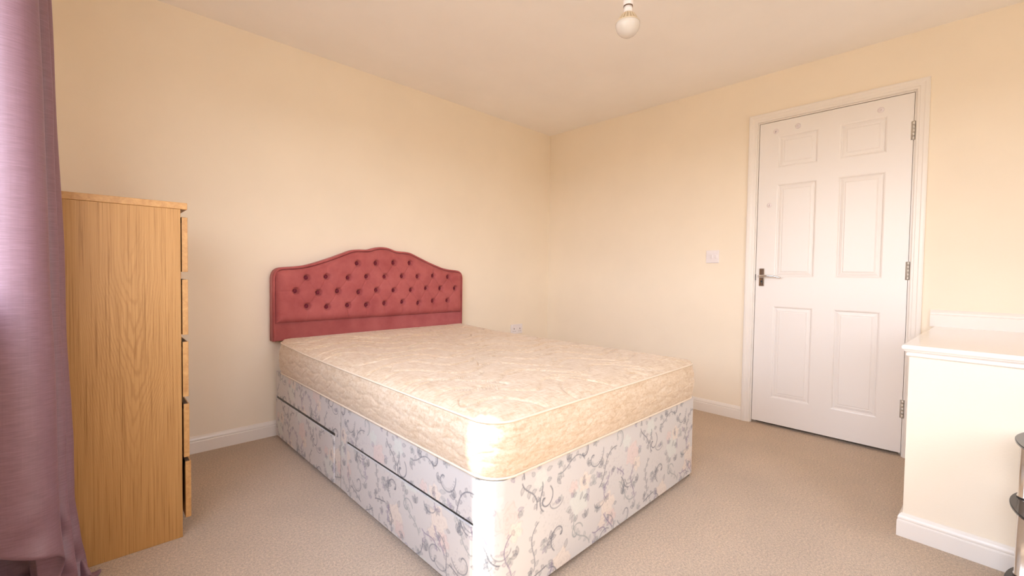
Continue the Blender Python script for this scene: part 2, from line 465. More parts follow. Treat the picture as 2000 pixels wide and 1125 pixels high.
# round stick-on hooks on the door
HK = [(-1.954, 1.937, 'small round stick-on hook nearest the top left corner of the white door'),
      (-2.077, 1.945, 'small round stick-on hook above the top left panel of the white door'),
      (-2.481, 1.941, 'small round stick-on hook above the top right panel of the white door'),
      (-1.929, 1.461, 'small round stick-on hook beside the left middle panel of the white door')]
for y, z, lb in HK:
    e = empty('door_hook', (0, y, z)); tag(e, lb, 'hook', 'stick-on hooks on the door')
    MR = Matrix.Rotation(rad(-90), 3, 'Y')
    bm = bmesh.new(); lathe(bm, [(.015, .0002), (.0155, .002), (.013, .0035), (.006, .004)], 24, mtx=MR); ob('base', bm, M_hook, e, True)
    bm = bmesh.new(); tube(bm, [(-.004, 0, .002), (-.009, 0, 0), (-.013, 0, -.005), (-.016, 0, -.008), (-.019, 0, -.005), (-.020, 0, 0)], .0028, 10); ob('hook_arm', bm, M_hook, e, True)

# ------------------------------------------------------------------ stairwell bulkhead
ux, uy, uyaw = -1.0057, -2.6892, rad(-2.735)
ub = empty('wall_stairwell', (ux, uy, 0), uyaw); ub['kind'] = 'structure'
# local frame: +x towards the door wall, -y along the face
def cut_right(bm):      # trim back at the door wall
    inv = Matrix.Rotation(-uyaw, 4, 'Z')
    p = inv @ Vector((-ux - .0005, 0, 0)); n_ = inv @ Vector((1, 0, 0))
    g = bm.verts[:] + bm.edges[:] + bm.faces[:]
    r = bmesh.ops.bisect_plane(bm, geom=g, plane_co=p, plane_no=n_, clear_outer=True)
    es = [e for e in r['geom_cut'] if isinstance(e, bmesh.types.BMEdge)]
    if es: bmesh.ops.holes_fill(bm, edges=es)
LEN = 1.36
bm = bmesh.new(); box(bm, .0155, 1.2, -LEN, -.0155, 0, .70); cut_right(bm)
ob('stairwell_box', bm, M_wall, ub)
CP = [(0, .692), (.0030, .6925), (.0075, .6965), (.0085, .702), (.006, .7065), (.0075, .7095), (.013, .7135), (.0155, .719), (.0185, .7205), (.0200, .7245), (.0205, .7295), (.0185, .7345), (.0145, .7365), (-.02, .7373), (-.02, .692)]
bm = bmesh.new()
sweep(bm, CP, [lambda d, h: Vector((1.2, -.0155 + d, h)), lambda d, h: Vector((.0155 - d, -.0155 + d, h)), lambda d, h: Vector((.0155 - d, -LEN, h))]); cut_right(bm)
ob('cap_moulding', bm, M_gloss, ub)
bm = bmesh.new(); box(bm, -.0035, 1.2, -LEN, .0035, .728, .7374, .0025); cut_right(bm)
ob('shelf_top', bm, M_shelf, ub)
bm = bmesh.new()
sweep(bm, SK, [lambda d, h: Vector((1.2, -.0155 + d, h)), lambda d, h: Vector((.0155 - d, -.0155 + d, h)), lambda d, h: Vector((.0155 - d, -LEN, h))]); cut_right(bm)
ob('skirting', bm, M_gloss, ub)
bm = bmesh.new()
sweep(bm, SK, [lambda d, h: Vector((-d, -2.718, .7374 + h)), lambda d, h: Vector((-d, YF, .7374 + h))])
struct(ob('trim_4', bm, M_gloss))

# ------------------------------------------------------------------ switch and socket
e = empty('light_switch', (0, -1.572, 1.128)); tag(e, 'white square two-gang light switch on the cream wall left of the door', 'light switch')
bm = bmesh.new(); box(bm, -.009, 0, -.046, .046, -.046, .046, .004); ob('switch_plate', bm, M_plastic, e)
for dy in (.006, -.022):
    bm = bmesh.new(); box(bm, -.014, -.008, dy - .008 - .002, dy + .008 - .002, -.014, .014, .002); ob('rocker', bm, M_plastic, e)
e = empty('wall_socket', (-.428, 0, .481)); tag(e, 'white double power socket low on the wall behind the mattress', 'socket')
bm = bmesh.new(); box(bm, -.073, .073, -.010, 0, -.043, .043, .004); ob('socket_plate', bm, M_plastic, e)
for dx in (-.036, .036):
    bm = bmesh.new(); box(bm, dx - .006 + (.026 if dx > 0 else -.026) * .6, dx + .006 + (.026 if dx > 0 else -.026) * .6, -.014, -.009, .012, .034, .0015); ob('rocker', bm, M_plastic, e)
    bm = bmesh.new(); box(bm, dx - .0035, dx + .0035, -.0108, -.0095, -.002, .008); box(bm, dx - .014, dx - .008, -.0108, -.0095, -.022, -.018); box(bm, dx + .008, dx + .014, -.0108, -.0095, -.022, -.018); ob('pin_slots', bm, M_black, e)

# ------------------------------------------------------------------ pendant bulb
BX, BY, BZ = -1.9043, -2.0167, 1.8424
e = empty('pendant_lamp', (BX, BY, H)); tag(e, 'bare white bulb hanging on a short flex from the ceiling', 'light bulb')
z0 = BZ - H
bm = bmesh.new()
prof = [(.0008, z0 - .0425)] + [(.041 * math.cos(a), z0 - .0425 * math.sin(a)) for a in [rad(x) for x in (85, 75, 64, 53, 42, 31, 20, 10, 0)]] + [(.0405, z0 + .003)]
lathe(bm, prof, 48); bl = ob('bulb', bm, M_bulbg, e, True)
bm = bmesh.new()
rings = []
NR = 120
for r, z in [(.0410, z0 + .002), (.0405, z0 + .006), (.0375, z0 + .008), (.031, z0 + .020), (.024, z0 + .031), (.0165, z0 + .037)]:
    ring = []
    for i in range(NR):
        a = 2 * math.pi * i / NR
        k = 1.0 if z < z0 + .007 or z > z0 + .035 else (1 if (i % 6) < 3 else .80)
        ring.append(bm.verts.new((r * k * math.cos(a), r * k * math.sin(a), z)))
    rings.append(ring)
for A, B in zip(rings, rings[1:]):
    for i in range(NR): bm.faces.new((A[i], A[(i + 1) % NR], B[(i + 1) % NR], B[i]))
bm.faces.new(rings[-1])
ob('ribbed_collar', bm, M_ribs, e)
bm = bmesh.new(); lathe(bm, [(.0145, z0 + .036), (.0145, z0 + .0585)], 28); ob('bulb_cap', bm, M_plastic, e, True)
bm = bmesh.new(); lathe(bm, [(.0158, z0 + .0585), (.0158, z0 + .0615)], 28); ob('gap_shadow_ring', bm, simple('brown_shadow_ring', (.14, .08, .04), .6), e, True)  # brown ring painted as the shadowed gap below the lamp holder
bm = bmesh.new(); lathe(bm, [(.0155, z0 + .0615), (.017, z0 + .066), (.017, z0 + .105), (.014, z0 + .118), (.006, z0 + .13)], 28); ob('lamp_holder', bm, M_plastic, e, True)
bm = bmesh.new(); tube(bm, [(0, 0, z0 + .128), (0, 0, -.03)], .0033, 10); ob('flex', bm, M_cord, e, True)
bm = bmesh.new(); lathe(bm, [(.006, -.045), (.018, -.035), (.036, -.02), (.044, -.006), (.045, 0)], 32); ob('ceiling_rose', bm, M_plastic, e, True)

# ------------------------------------------------------------------ chest of drawers
CHX, CHY, CHZ = -2.979, -.876, 1.224
e = empty('chest_of_drawers', (CHX, CHY, 0)); tag(e, 'tall oak veneer chest of five drawers between the purple curtain and the wall', 'chest of drawers')
D = .48; Wd = .79; sf = -.020
bm = bmesh.new(); box(bm, -D, sf, 0, .020, 0, 1.200, .0012); ob('side_panel', bm, M_oak, e)
bm = bmesh.new(); box(bm, -D, sf, Wd - .020, Wd, 0, 1.200, .0012); ob('side_panel', bm, M_oak, e)
bm = bmesh.new(); box(bm, -D, 0, 0, Wd, 1.2005, CHZ, .0015); ob('top_panel', bm, M_oakf, e)
bm = bmesh.new(); box(bm, -D, -D + .006, .02, Wd - .02, .01, 1.2); ob('back_panel', bm, M_oakf, e)
bm = bmesh.new(); box(bm, -.06, -.045, .02, Wd - .02, 0, .075); ob('plinth', bm, M_oakf, e)
bm = bmesh.new(); box(bm, -.05, -.022, .02, Wd - .02, 1.165, 1.2); ob('top_rail', bm, M_recess_shade, e)
for kd, (za, zb) in enumerate(((.975, 1.172), (.7455, .947), (.518, .7195), (.294, .491), (.068, .277))):
    po = (0, 0, 0, .0015, .0055)[kd]
    bm = bmesh.new(); box(bm, -.0165 + po, .0005 + po, .0205 if 0 else .001, Wd - .001, za, zb, .001)
    d_ = ob('drawer', bm, M_oakf, e)
    bm = bmesh.new(); box(bm, -.0166 + po, -.0035 + po, .0035, Wd - .0035, zb - .02, zb + .0008); ob('top_shade_strip', bm, M_recess_shade, d_)  # dark strip laid on the drawer's top edge as painted gap shade
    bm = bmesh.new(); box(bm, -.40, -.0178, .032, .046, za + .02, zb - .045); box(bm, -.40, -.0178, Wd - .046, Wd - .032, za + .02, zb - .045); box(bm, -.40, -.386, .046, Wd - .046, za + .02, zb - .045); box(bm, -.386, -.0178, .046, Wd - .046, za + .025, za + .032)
    ob('drawer_box', bm, M_recess_shade, d_)

# ------------------------------------------------------------------ curtain
def catmull(pts, n):
    pts = np.array(pts, float); out = []
    P = np.vstack([2 * pts[0] - pts[1], pts, 2 * pts[-1] - pts[-2]])
    for i in range(1, len(P) - 2):
        for k in range(n):
            u = k / n
            out.append(.5 * ((2 * P[i]) + (-P[i - 1] + P[i + 1]) * u + (2 * P[i - 1] - 5 * P[i] + 4 * P[i + 1] - P[i + 2]) * u * u + (-P[i - 1] + 3 * P[i] - 3 * P[i + 1] + P[i + 2]) * u ** 3))
    out.append(pts[-1]); return np.array(out)
# plan path: (x, y, flare, hem height)
path = [(-3.475, -1.165, 0, .30), (-3.455, -1.225, .0, .29), (-3.425, -1.268, .2, .28), (-3.39, -1.283, .5, .265), (-3.357, -1.272, .8, .25), (-3.335, -1.24, 1, .235), (-3.328, -1.205, 1, .20), (-3.340, -1.178, .6, .10), (-3.365, -1.165, .4, .04),
        (-3.352, -1.148, .6, .03), (-3.324, -1.142, .9, .03), (-3.313, -1.125, 1, .03), (-3.328, -1.108, .9, .03), (-3.365, -1.095, .5, .03), (-3.38, -1.07, .4, .03), (-3.36, -1.045, .7, .02),
        (-3.325, -1.035, 1.1, .02), (-3.309, -1.012, 1.3, .02), (-3.32, -.992, 1.1, .02), (-3.36, -.975, .5, .02), (-3.42, -.96, .1, .03), (-3.47, -.955, 0, .03)]
path = [(x, -.955 + (y + .955) * .70, f, max(.02, h - .03) if h > .15 else h) for x, y, f, h in path]
pp = catmull(path, 10)
NZ = 200
ZT = 2.20
zt = np.linspace(0, 1, NZ)
P = np.zeros((NZ, len(pp), 3))
rng = np.random.RandomState(4)
def sm_noise(x, y, seed):
    r = np.random.RandomState(seed); o = 0
    for _ in range(10):
        a, b_, c_ = r.randn(3); o = o + np.sin(x * a * 14 + y * b_ * 9 + c_ * 6)
    return o / 10
ss = np.cumsum(np.r_[0, np.hypot(np.diff(pp[:, 0]), np.diff(pp[:, 1]))])
for j, tt in enumerate(zt):
    z = ZT + (pp[:, 3] - ZT) * tt
    fl = np.clip((1.75 - z) / 1.75, -.2, 1)
    ex = pp[:, 2] * (.030 * fl + .022 * np.clip((.32 - z) / .32, 0, 1) ** 1.5)
    wob = .006 * sm_noise(ss, z, 3) + .004 * sm_noise(ss * 2, z * 2.5, 8) * np.clip((.9 - z), 0, 1)
    low = np.clip((.42 - z) / .3, 0, 1)
    wob2 = low * .010 * np.sin(z * 46 + ss * 9 + 1.5 * np.sin(ss * 22))
    P[j, :, 0] = pp[:, 0] + ex + wob * (pp[:, 2] > .1)
    P[j, :, 1] = pp[:, 1] - .035 * pp[:, 2] * np.clip((.5 - z) / .5, 0, 1) * .5 + wob2 * (pp[:, 2] > .1)
    P[j, :, 2] = z
e = empty('curtain', (0, 0, 0)); 
tag(e, 'floor-length mauve faux-silk curtain gathered at the left edge beside the oak chest', 'curtain')
me = from_arrays('drape', [grid_mesh('c', P)])
dr = finish('drape', me, M_curtain, e, True)
md = dr.modifiers.new('t', 'SOLIDIFY'); md.thickness = .0025; md.offset = 0
# crumpled hem pooled on the carpet
NU, NVv = 130, 60
Q = np.zeros((NVv, NU, 3))
for j in range(NVv):
    v = j / (NVv - 1)
    for i in range(NU):
        u = i / (NU - 1)
        x = -3.44 + .205 * u
        env = math.sin(math.pi * min(1, v * 1.0)) ** .6 * math.sin(math.pi * min(1, max(0, u))) ** .35
        ridge = .5 + .5 * math.sin(u * 15 + 5 * v + 2.2 * math.sin(v * 7 + u * 4))
        ridge2 = abs(math.sin(u * 8 - v * 6 + 1.3))
        Q[j, i] = (x + .014 * math.sin(v * 9 + u * 5), -1.135 + .225 * v + .03 * math.sin(u * 9 + v * 3), .006 + env * (.045 + .075 * ridge * (.5 + .5 * ridge2) * (.6 + .4 * u)))
me = from_arrays('pooled_hem', [grid_mesh('c', Q)])
ph = finish('pooled_hem', me, M_curtain, e, True)
md = ph.modifiers.new('t', 'SOLIDIFY'); md.thickness = .003; md.offset = 1
bm = bmesh.new(); tube(bm, [(XL + .075, -2.95, 2.215), (XL + .075, -.92, 2.215)], .011, 16)
for y in (-2.80, -.98): box(bm, XL, XL + .085, y - .008, y + .008, 2.205, 2.222)
ob('curtain_pole', bm, M_steel, e, True)

# ------------------------------------------------------------------ bed
bxx, byy, byaw = -2.4513, -.0513, rad(.517)
BW, BL, BZ0, BZ1 = 1.3396, 1.8995, .022, .394
bed = empty('divan_bed', (bxx, byy, 0), byaw)
tag(bed, 'double divan bed base in grey and white floral fabric with rose buttoned headboard', 'bed')

# --- fabric print, drawn as a repeating tile of colours
PX = .0015; TW, TH = int(.62 / PX), int(.46 / PX)
FS = 1.12
base_c = np.array([.62, .595, .57])
tile = np.ones((TH, TW, 3)) * base_c
def win(cx, cy, rx, ry):
    x0, x1 = int((cx - rx) / PX), int((cx + rx) / PX) + 1
    y0, y1 = int((cy - ry) / PX), int((cy + ry) / PX) + 1
    xs = np.arange(x0, x1); ys_ = np.arange(y0, y1)
    X, Y = np.meshgrid(xs * PX, ys_ * PX)
    return X, Y, np.ix_(ys_ % TH, xs % TW)
def blend(ix, a, col):
    a = np.clip(a, 0, 1)[..., None]
    tile[ix] = tile[ix] * (1 - a) + np.array(col) * a
def stroke(pts, w, col, al=.8, taper=False):
    pts = np.array(pts)
    for k in range(len(pts) - 1):
        p, q = pts[k], pts[k + 1]
        ww = w * (1 - .7 * k / len(pts)) if taper else w
        c_ = (p + q) / 2; r_ = np.abs(q - p) / 2 + ww + 2 * PX
        X, Y, ix = win(c_[0], c_[1], r_[0], r_[1])
        d = q - p; L = max(d @ d, 1e-12)
        tq = np.clip(((X - p[0]) * d[0] + (Y - p[1]) * d[1]) / L, 0, 1)
        dd = np.hypot(X - p[0] - tq * d[0], Y - p[1] - tq * d[1])
        blend(ix, al * np.clip((ww * 1.0 - dd) / (1.1 * PX) + .5, 0, 1), col)
INK = (.10, .11, .14); INK2 = (.18, .19, .215); SAGE = (.28, .31, .31)
def leaf(cx, cy, a, L, w, col=INK, al=.75, fill=.35):
    fill *= .75; w *= .9
    X, Y, ix = win(cx + L / 2 * math.cos(a), cy + L / 2 * math.sin(a), L * .6 + w, L * .6 + w)
    lx = (X - cx) * math.cos(a) + (Y - cy) * math.sin(a); ly = -(X - cx) * math.sin(a) + (Y - cy) * math.cos(a)
    tt = np.clip(lx / L, 0, 1); half = w * np.sin(np.pi * tt ** .8) * (1 - .1 * np.sin(lx * 900))
    inside = (np.abs(ly) < half) & (lx > 0) & (lx < L)
    edge = np.clip(1 - np.abs(np.abs(ly) - half) / (1.3 * PX), 0, 1) * ((lx > 0) & (lx < L))
    vein = np.clip(1 - np.abs(ly) / (.9 * PX), 0, 1) * inside
    hatch = (np.sin((lx - np.abs(ly)) * 1100) > .2) * inside
    blend(ix, al * np.maximum.reduce([edge, vein * .8, hatch * fill, inside * fill * .5]), col)
def rose(cx, cy, r, col, dark):
    r *= 1.25
    X, Y, ix = win(cx, cy, r * 1.35, r * 1.35)
    rr = np.hypot(X - cx, Y - cy); th = np.arctan2(Y - cy, X - cx)
    edge = r * (1 + .14 * np.sin(5 * th + cx * 50) + .07 * np.sin(9 * th + cy * 70))
    blend(ix, .8 * np.clip((edge - rr) / (4 * PX), 0, 1), col)
    for k, (f, n_) in enumerate(((.30, 3), (.55, 4), (.78, 5), (1.0, 6))):
        e2 = edge * f * (1 + .10 * np.sin(n_ * th + k * 1.7))
        blend(ix, .30 * np.clip(1 - np.abs(rr - e2) / (1.6 * PX), 0, 1) * (np.sin(n_ * th * 1.0 + k) > -.5), dark)
    blend(ix, .35 * np.clip(1 - rr / (r * .2), 0, 1), dark)
def scroll(cx, cy, a0, r0, turns, sgn=1, hatch=True, col=INK2, w=.0016):
    pts = []
    for k in range(46):
        q = k / 45; a = a0 + sgn * turns * 2 * math.pi * q; r = r0 * (1 - q) ** 1.1 + .004
        pts.append((cx + r * math.cos(a), cy + r * math.sin(a)))
    stroke(pts, w, col, .8)
    if hatch:
        for k in range(2, 26, 2):
            p = np.array(pts[k]); d = (np.array([cx, cy]) - p); d /= np.linalg.norm(d) + 1e-9
            stroke([p + d * .004, p + d * .010], .0008, col, .7)
    leaf(pts[-1][0], pts[-1][1], a0 + sgn * turns * 6.28 + 1.5, .014, .005, col)
    return pts
def sbranch(x, y, a, L, bend, n_, col=INK2, ls=.02):
    pts = []; p = np.array([x, y], float)
    for k in range(24):
        pts.append(p.copy()); aa = a + bend * math.sin(k / 23 * math.pi * 1.4)
        p = p + np.array([math.cos(aa), math.sin(aa)]) * L / 24
    stroke(pts, .0015, col, .85)
    for k in range(n_):
        i = int((k + .8) / (n_ + .5) * 23); s_ = 1 if k % 2 else -1
        aa = a + bend * math.sin(i / 23 * math.pi * 1.4) + s_ * .9
        leaf(pts[i][0], pts[i][1], aa, ls * (1 - .4 * k / n_), ls * .27, col)
    return pts
def dots(cx, cy, rx, ry, n_, col, seed):
    r = np.random.RandomState(seed)
    for _ in range(n_):
        x = cx + r.randn() * rx * .5; y = cy + r.randn() * ry * .5; a = r.rand() * 6.28; l = .002 + .004 * r.rand()
        stroke([(x, y), (x + l * math.cos(a), y + l * math.sin(a))], .0009 + .0006 * r.rand(), col, .45)
CREAM = (.76, .67, .58); PINK = (.71, .58, .54); GREEN = (.65, .67, .62); DK = (.40, .33, .30)
PURP = (.22, .18, .28)
# bouquets, ferns, baskets, scrolls
dots(.12, .26, .09, .10, 130, (.46, .44, .43), 1); dots(.42, .33, .10, .08, 120, (.46, .43, .44), 2); dots(.50, .10, .07, .08, 80, (.46, .44, .46), 3)
rose(.150, .130, .034, CREAM, DK); rose(.178, .095, .024, PINK, DK); rose(.235, .285, .036, GREEN, (.5, .54, .52)); rose(.262, .335, .024, CREAM, DK)
rose(.205, .335, .018, PINK, DK); rose(.390, .215, .034, CREAM, DK); rose(.415, .165, .022, PINK, DK); rose(.360, .165, .018, CREAM, DK)
rose(.545, .345, .034, PINK, DK); rose(.575, .300, .022, CREAM, DK); rose(.505, .395, .022, GREEN, (.5, .54, .52)); rose(.055, .410, .024, GREEN, (.5, .54, .52))
rose(.47, .05, .02, CREAM, DK); rose(.31, .045, .024, GREEN, (.5, .54, .52))
rl = random.Random(11)
for (x, y, rr_) in ((.15, .13, .04), (.235, .285, .042), (.39, .215, .04), (.545, .345, .04), (.262, .335, .03), (.055, .41, .03), (.31, .045, .028)):
    n_ = 5
    for k in range(n_):
        a = rl.uniform(0, 6.28)
        leaf(x + rr_ * math.cos(a), y + rr_ * math.sin(a), a + rl.uniform(-.5, .5), rl.uniform(.018, .032), rl.uniform(.005, .009), rl.choice((INK, INK2, PURP, SAGE)), .7, .55)
scroll(.085, .07, 2.6, .045, .8); scroll(.31, .40, .3, .050, .75, -1); scroll(.50, .15, 3.4, .045, .8, 1); scroll(.075, .345, 1.0, .034, .85, -1, False, INK, .0016)
scroll(.14, .22, 4.2, .042, .8, -1, True, INK); scroll(.37, .10, 0.8, .040, .8, 1, True, INK2); scroll(.25, .43, 2.0, .038, .7, -1, True, INK)
scroll(.45, .43, 5.0, .036, .7, 1, True, SAGE); scroll(.59, .06, 1.6, .036, .8, -1, True, INK2); scroll(.22, .19, 0.2, .03, .9, 1, False, SAGE)
sbranch(.03, .16, 1.2, .15, .7, 8); sbranch(.20, .03, 1.0, .17, -.8, 9); sbranch(.29, .13, 1.9, .16, .8, 9, SAGE); sbranch(.34, .29, .6, .17, .7, 9, INK)
sbranch(.44, .06, 2.2, .15, -.7, 8, INK2); sbranch(.56, .17, 1.3, .15, .8, 8, PURP); sbranch(.13, .40, -.2, .15, .8, 8); sbranch(.46, .27, -.5, .15, -.7, 8, SAGE)
sbranch(.60, .42, -1.2, .12, .6, 7, INK, .024)
for (x, y, a) in ((.10, .22, .8), (.33, .10, 2.0), (.48, .22, 1.1), (.585, .235, 2.4), (.02, .03, 1.2), (.36, .36, 2.5), (.17, .43, .4), (.27, .22, 1.8)):
    for s_ in (-.7, 0, .7): leaf(x, y, a + s_, .026, .0065, INK, .8, .6)
for (x, y) in ((.125, .325), (.345, .245), (.53, .265), (.40, .10)):     
    pass
for k in range(44):
    x, y, a = rl.uniform(0, .62), rl.uniform(0, .46), rl.uniform(0, 6.28)
    if k % 3 == 0: sbranch(x, y, a, rl.uniform(.06, .10), rl.uniform(-.9, .9), 5, rl.choice((INK, INK2, PURP)), .018)
    else:
        for s_ in (-.8, 0, .8): leaf(x, y, a + s_, rl.uniform(.016, .026), .006, rl.choice((INK, INK2, PURP, SAGE)), .8, .6)
for (x, y) in ((.125, .325), (.345, .245), (.53, .265), (.40, .10)):     # little baskets
    arc = [(x + .03 * math.cos(a), y + .022 * math.sin(a)) for a in np.linspace(math.pi * 1.02, math.pi * 1.98, 20)]
    stroke(arc, .0013, INK2, .8)
    for k in range(-4, 5): stroke([(x + k * .005, y - .012 + abs(k) * .001), (x + k * .004, y - .004)], .0009, INK2, .6)
tile = np.clip(tile, 0, 1)
def fabric(s, z):
    fx = (s / PX / FS) % TW; fy = (z / PX / FS) % TH
    x0 = np.floor(fx).astype(int); y0 = np.floor(fy).astype(int); ax = (fx - x0)[..., None]; ay = (fy - y0)[..., None]
    x1 = (x0 + 1) % TW; y1 = (y0 + 1) % TH; x0 %= TW; y0 %= TH
    return (tile[y0, x0] * (1 - ax) + tile[y0, x1] * ax) * (1 - ay) + (tile[y1, x0] * (1 - ax) + tile[y1, x1] * ax) * ay
def set_col(me, cols):
    a = me.color_attributes.new('fabric_print', 'FLOAT_COLOR', 'POINT')
    a.data.foreach_set('color', np.c_[cols.reshape(-1, 3), np.ones(cols.reshape(-1, 3).shape[0])].astype(np.float32).ravel())

RC = .05
def arc_pts(cx, cy, r, a0, a1, n_): return [(cx + r * math.cos(a), cy + r * math.sin(a)) for a in np.linspace(a0, a1, n_)]
def resample(poly, step):
    poly = np.array(poly); d = np.r_[0, np.cumsum(np.hypot(*np.diff(poly, axis=0).T))]
    n_ = max(2, int(d[-1] / step)); s = np.linspace(0, d[-1], n_ + 1)
    return np.c_[np.interp(s, d, poly[:, 0]), np.interp(s, d, poly[:, 1])], s
ST = .0021
DR = [(.015 + .010, .015 + .010, 0)]
SEAM = .899
def strip(poly, s_off, z0, z1, step=ST, soff_z=0, slots=()):
    pts, s = resample(poly, step); nz = max(2, int((z1 - z0) / step)); z = np.linspace(z0, z1, nz + 1)
    Pg = np.zeros((len(z), len(pts), 3)); Pg[..., 0] = pts[None, :, 0]; Pg[..., 1] = pts[None, :, 1]; Pg[..., 2] = z[:, None]
    Sg, Zg = np.meshgrid(s + s_off, z + soff_z); col = fabric(Sg, Zg)
    V, Qd = grid_mesh('s', Pg)
    if slots:
        cx = V[Qd].mean(1)
        keep = np.ones(len(Qd), bool)
        for (v0, v1, za, zb) in slots:
            keep &= ~((cx[:, 0] < .01) & (-cx[:, 1] > v0) & (-cx[:, 1] < v1) & (cx[:, 2] > za) & (cx[:, 2] < zb))
        Qd = Qd[keep]
    return V, Qd, col.reshape(-1, 3)
def build_fabric(name, strips, extra, parent, mat_=None):
    V = []; Q_ = []; Cc = []; n_ = 0
    for v, q, c_ in strips + extra:
        V.append(v); Q_.append(q + n_); Cc.append(c_); n_ += len(v)
    me = from_arrays(name, [(np.concatenate(V), np.concatenate(Q_))])
    set_col(me, np.concatenate(Cc))
    return finish(name, me, mat_ or M_floral, parent, True)
def flat(quads):
    V = []; Q_ = []
    for q in quads:
        n_ = len(V); V += q; Q_.append([n_, n_ + 1, n_ + 2, n_ + 3])
    return np.array(V, float), np.array(Q_), np.tile(base_c, (len(V), 1))
SL1 = (.0, .835, .238, .2505); SL2 = (.966, 1.815, .243, .2505)
# head half
poly = [(0, -.0), (0, -(SEAM - .003))]
hh = build_fabric('divan_base', [strip(poly, .0, BZ0, BZ1, slots=[SL1])],
    [flat([[(0, 0, BZ1), (0, -SEAM, BZ1), (BW, -SEAM, BZ1), (BW, 0, BZ1)], [(0, 0, BZ0), (0, -SEAM, BZ0), (BW, -SEAM, BZ0), (BW, 0, BZ0)],
           [(BW, 0, BZ0), (BW, -SEAM, BZ0), (BW, -SEAM, BZ1), (BW, 0, BZ1)], [(0, 0, BZ0), (BW, 0, BZ0), (BW, 0, BZ1), (0, 0, BZ1)],
           [(0, -SEAM + .0015, BZ0), (BW, -SEAM + .0015, BZ0), (BW, -SEAM + .0015, BZ1), (0, -SEAM + .0015, BZ1)]])], bed)
# foot half
poly = [(0, -(SEAM + .0015)), (0, -(BL - RC))] + arc_pts(RC, -(BL - RC), RC, math.pi, 1.5 * math.pi, 14)[1:] + arc_pts(BW - .03, -(BL - .03), .03, 1.5 * math.pi, 2 * math.pi, 10) + [(BW, -(BL - .06))]
topo = [(0, -(SEAM + .0015))] + arc_pts(RC, -(BL - RC), RC, math.pi, 1.5 * math.pi, 14) + arc_pts(BW - .03, -(BL - .03), .03, 1.5 * math.pi, 2 * math.pi, 10) + [(BW, -(SEAM + .0015))]
ctr = (BW / 2, -(SEAM + .5))
fan = []
for z in (BZ1, BZ0):
    for a_, b_ in zip(topo, topo[1:] + topo[:1]):
        mx, my = (a_[0] + b_[0]) / 2, (a_[1] + b_[1]) / 2
        fan.append([(a_[0], a_[1], z), (mx, my, z), (b_[0], b_[1], z), (ctr[0], ctr[1], z)])
fan += [[(BW, -(SEAM + .0015), BZ0), (BW, -(BL - .06), BZ0), (BW, -(BL - .06), BZ1), (BW, -(SEAM + .0015), BZ1)],
        [(0, -SEAM - .0015, BZ0), (BW, -SEAM - .0015, BZ0), (BW, -SEAM - .0015, BZ1), (0, -SEAM - .0015, BZ1)]]
fh = build_fabric('divan_base', [strip(poly, .27, BZ0, BZ1, soff_z=.11, slots=[SL2])], [flat(fan)], bed)
# drawer fronts, a little proud of the side
for (v0, v1, so_, zo), par in (((.004, .833, .18, .23), hh), ((.968, 1.813, .45, .05), fh)):
    px = -.0045; zt_ = .2365 if v0 < .5 else .2415
    poly = [(0, -v0), (px, -v0 - .004), (px, -v1 + .004), (0, -v1)]
    st = strip(poly, so_, BZ0 + .002, zt_, soff_z=zo)
    d_ = build_fabric('drawer', [st], [flat([[(0, -v0, zt_), (px, -v0 - .004, zt_), (px, -v1 + .004, zt_), (0, -v1, zt_)], [(0, -v0, zt_), (0, -v1, zt_), (.001, -v1, zt_ + .002), (.001, -v0, zt_ + .002)]])], par)
bm = bmesh.new(); box(bm, .0016, .02, -1.85, -.01, .06, .30); box(bm, .0012, .012, -(SEAM + .0012), -(SEAM - .0028), BZ0 + .001, BZ1 - .001); ob('gap_shade_fill', bm, M_black, bed)  # black fill painting the shade in the drawer slots and divan seam
# castors
for (u, v) in ((.05, .06), (BW - .055, .06), (.05, BL - .06), (BW - .022, BL - .026), (BW - .05, SEAM), (.05, SEAM)):
    bm = bmesh.new()
    lathe(bm, [(.004, -.013), (.0145, -.013), (.017, -.009), (.017, .009), (.0145, .013), (.004, .013)], 22, (u, -v, .0172), mtx=Matrix.Rotation(rad(90), 3, 'X'))
    box(bm, u - .010, u + .010, -v - .016, -v + .016, .022, .034, .003)
    ob('castor', bm, M_black, bed, True)

# --- headboard
HC = BW / 2 - .004
prf = [(0, 1.154), (.03, 1.152), (.06, 1.145), (.09, 1.135), (.12, 1.131), (.18, 1.129), (.22, 1.122), (.27, 1.102), (.32, 1.082), (.38, 1.059), (.44, 1.038), (.5, 1.020), (.56, 1.010), (.62, 1.005), (.645, 1.002), (.664, .994), (.678, .981), (.687, .962), (.691, .94)]
pd = np.array([p[0] for p in prf]); pz = np.array([p[1] for p in prf])
def halfcurve():
    q = catmull([(a, b_) for a, b_ in prf], 4); return q
hcv = halfcurve()
def top_at(d): return np.interp(np.abs(d), hcv[:, 0], hcv[:, 1])
HB0 = .572; HY0, HY1 = .034, -.008       # local y: back, front of the board
outline = [(HC - .691, HB0)] + [(HC - d, z) for d, z in hcv[::-1]] + [(HC + d, z) for d, z in hcv[1:]] + [(HC + .691, HB0)]
def inset_outline(pts, o):
    P2 = np.array(pts); cen = np.array([HC, .7]); out = []
    n_ = len(P2)
    for i in range(n_):
        a = P2[max(i - 1, 0)]; b_ = P2[min(i + 1, n_ - 1)]; d = b_ - a; d /= np.linalg.norm(d) + 1e-9
        nn = np.array([d[1], -d[0]])
        out.append(P2[i] + nn * o)
    return out
bm = bmesh.new()
loops = []
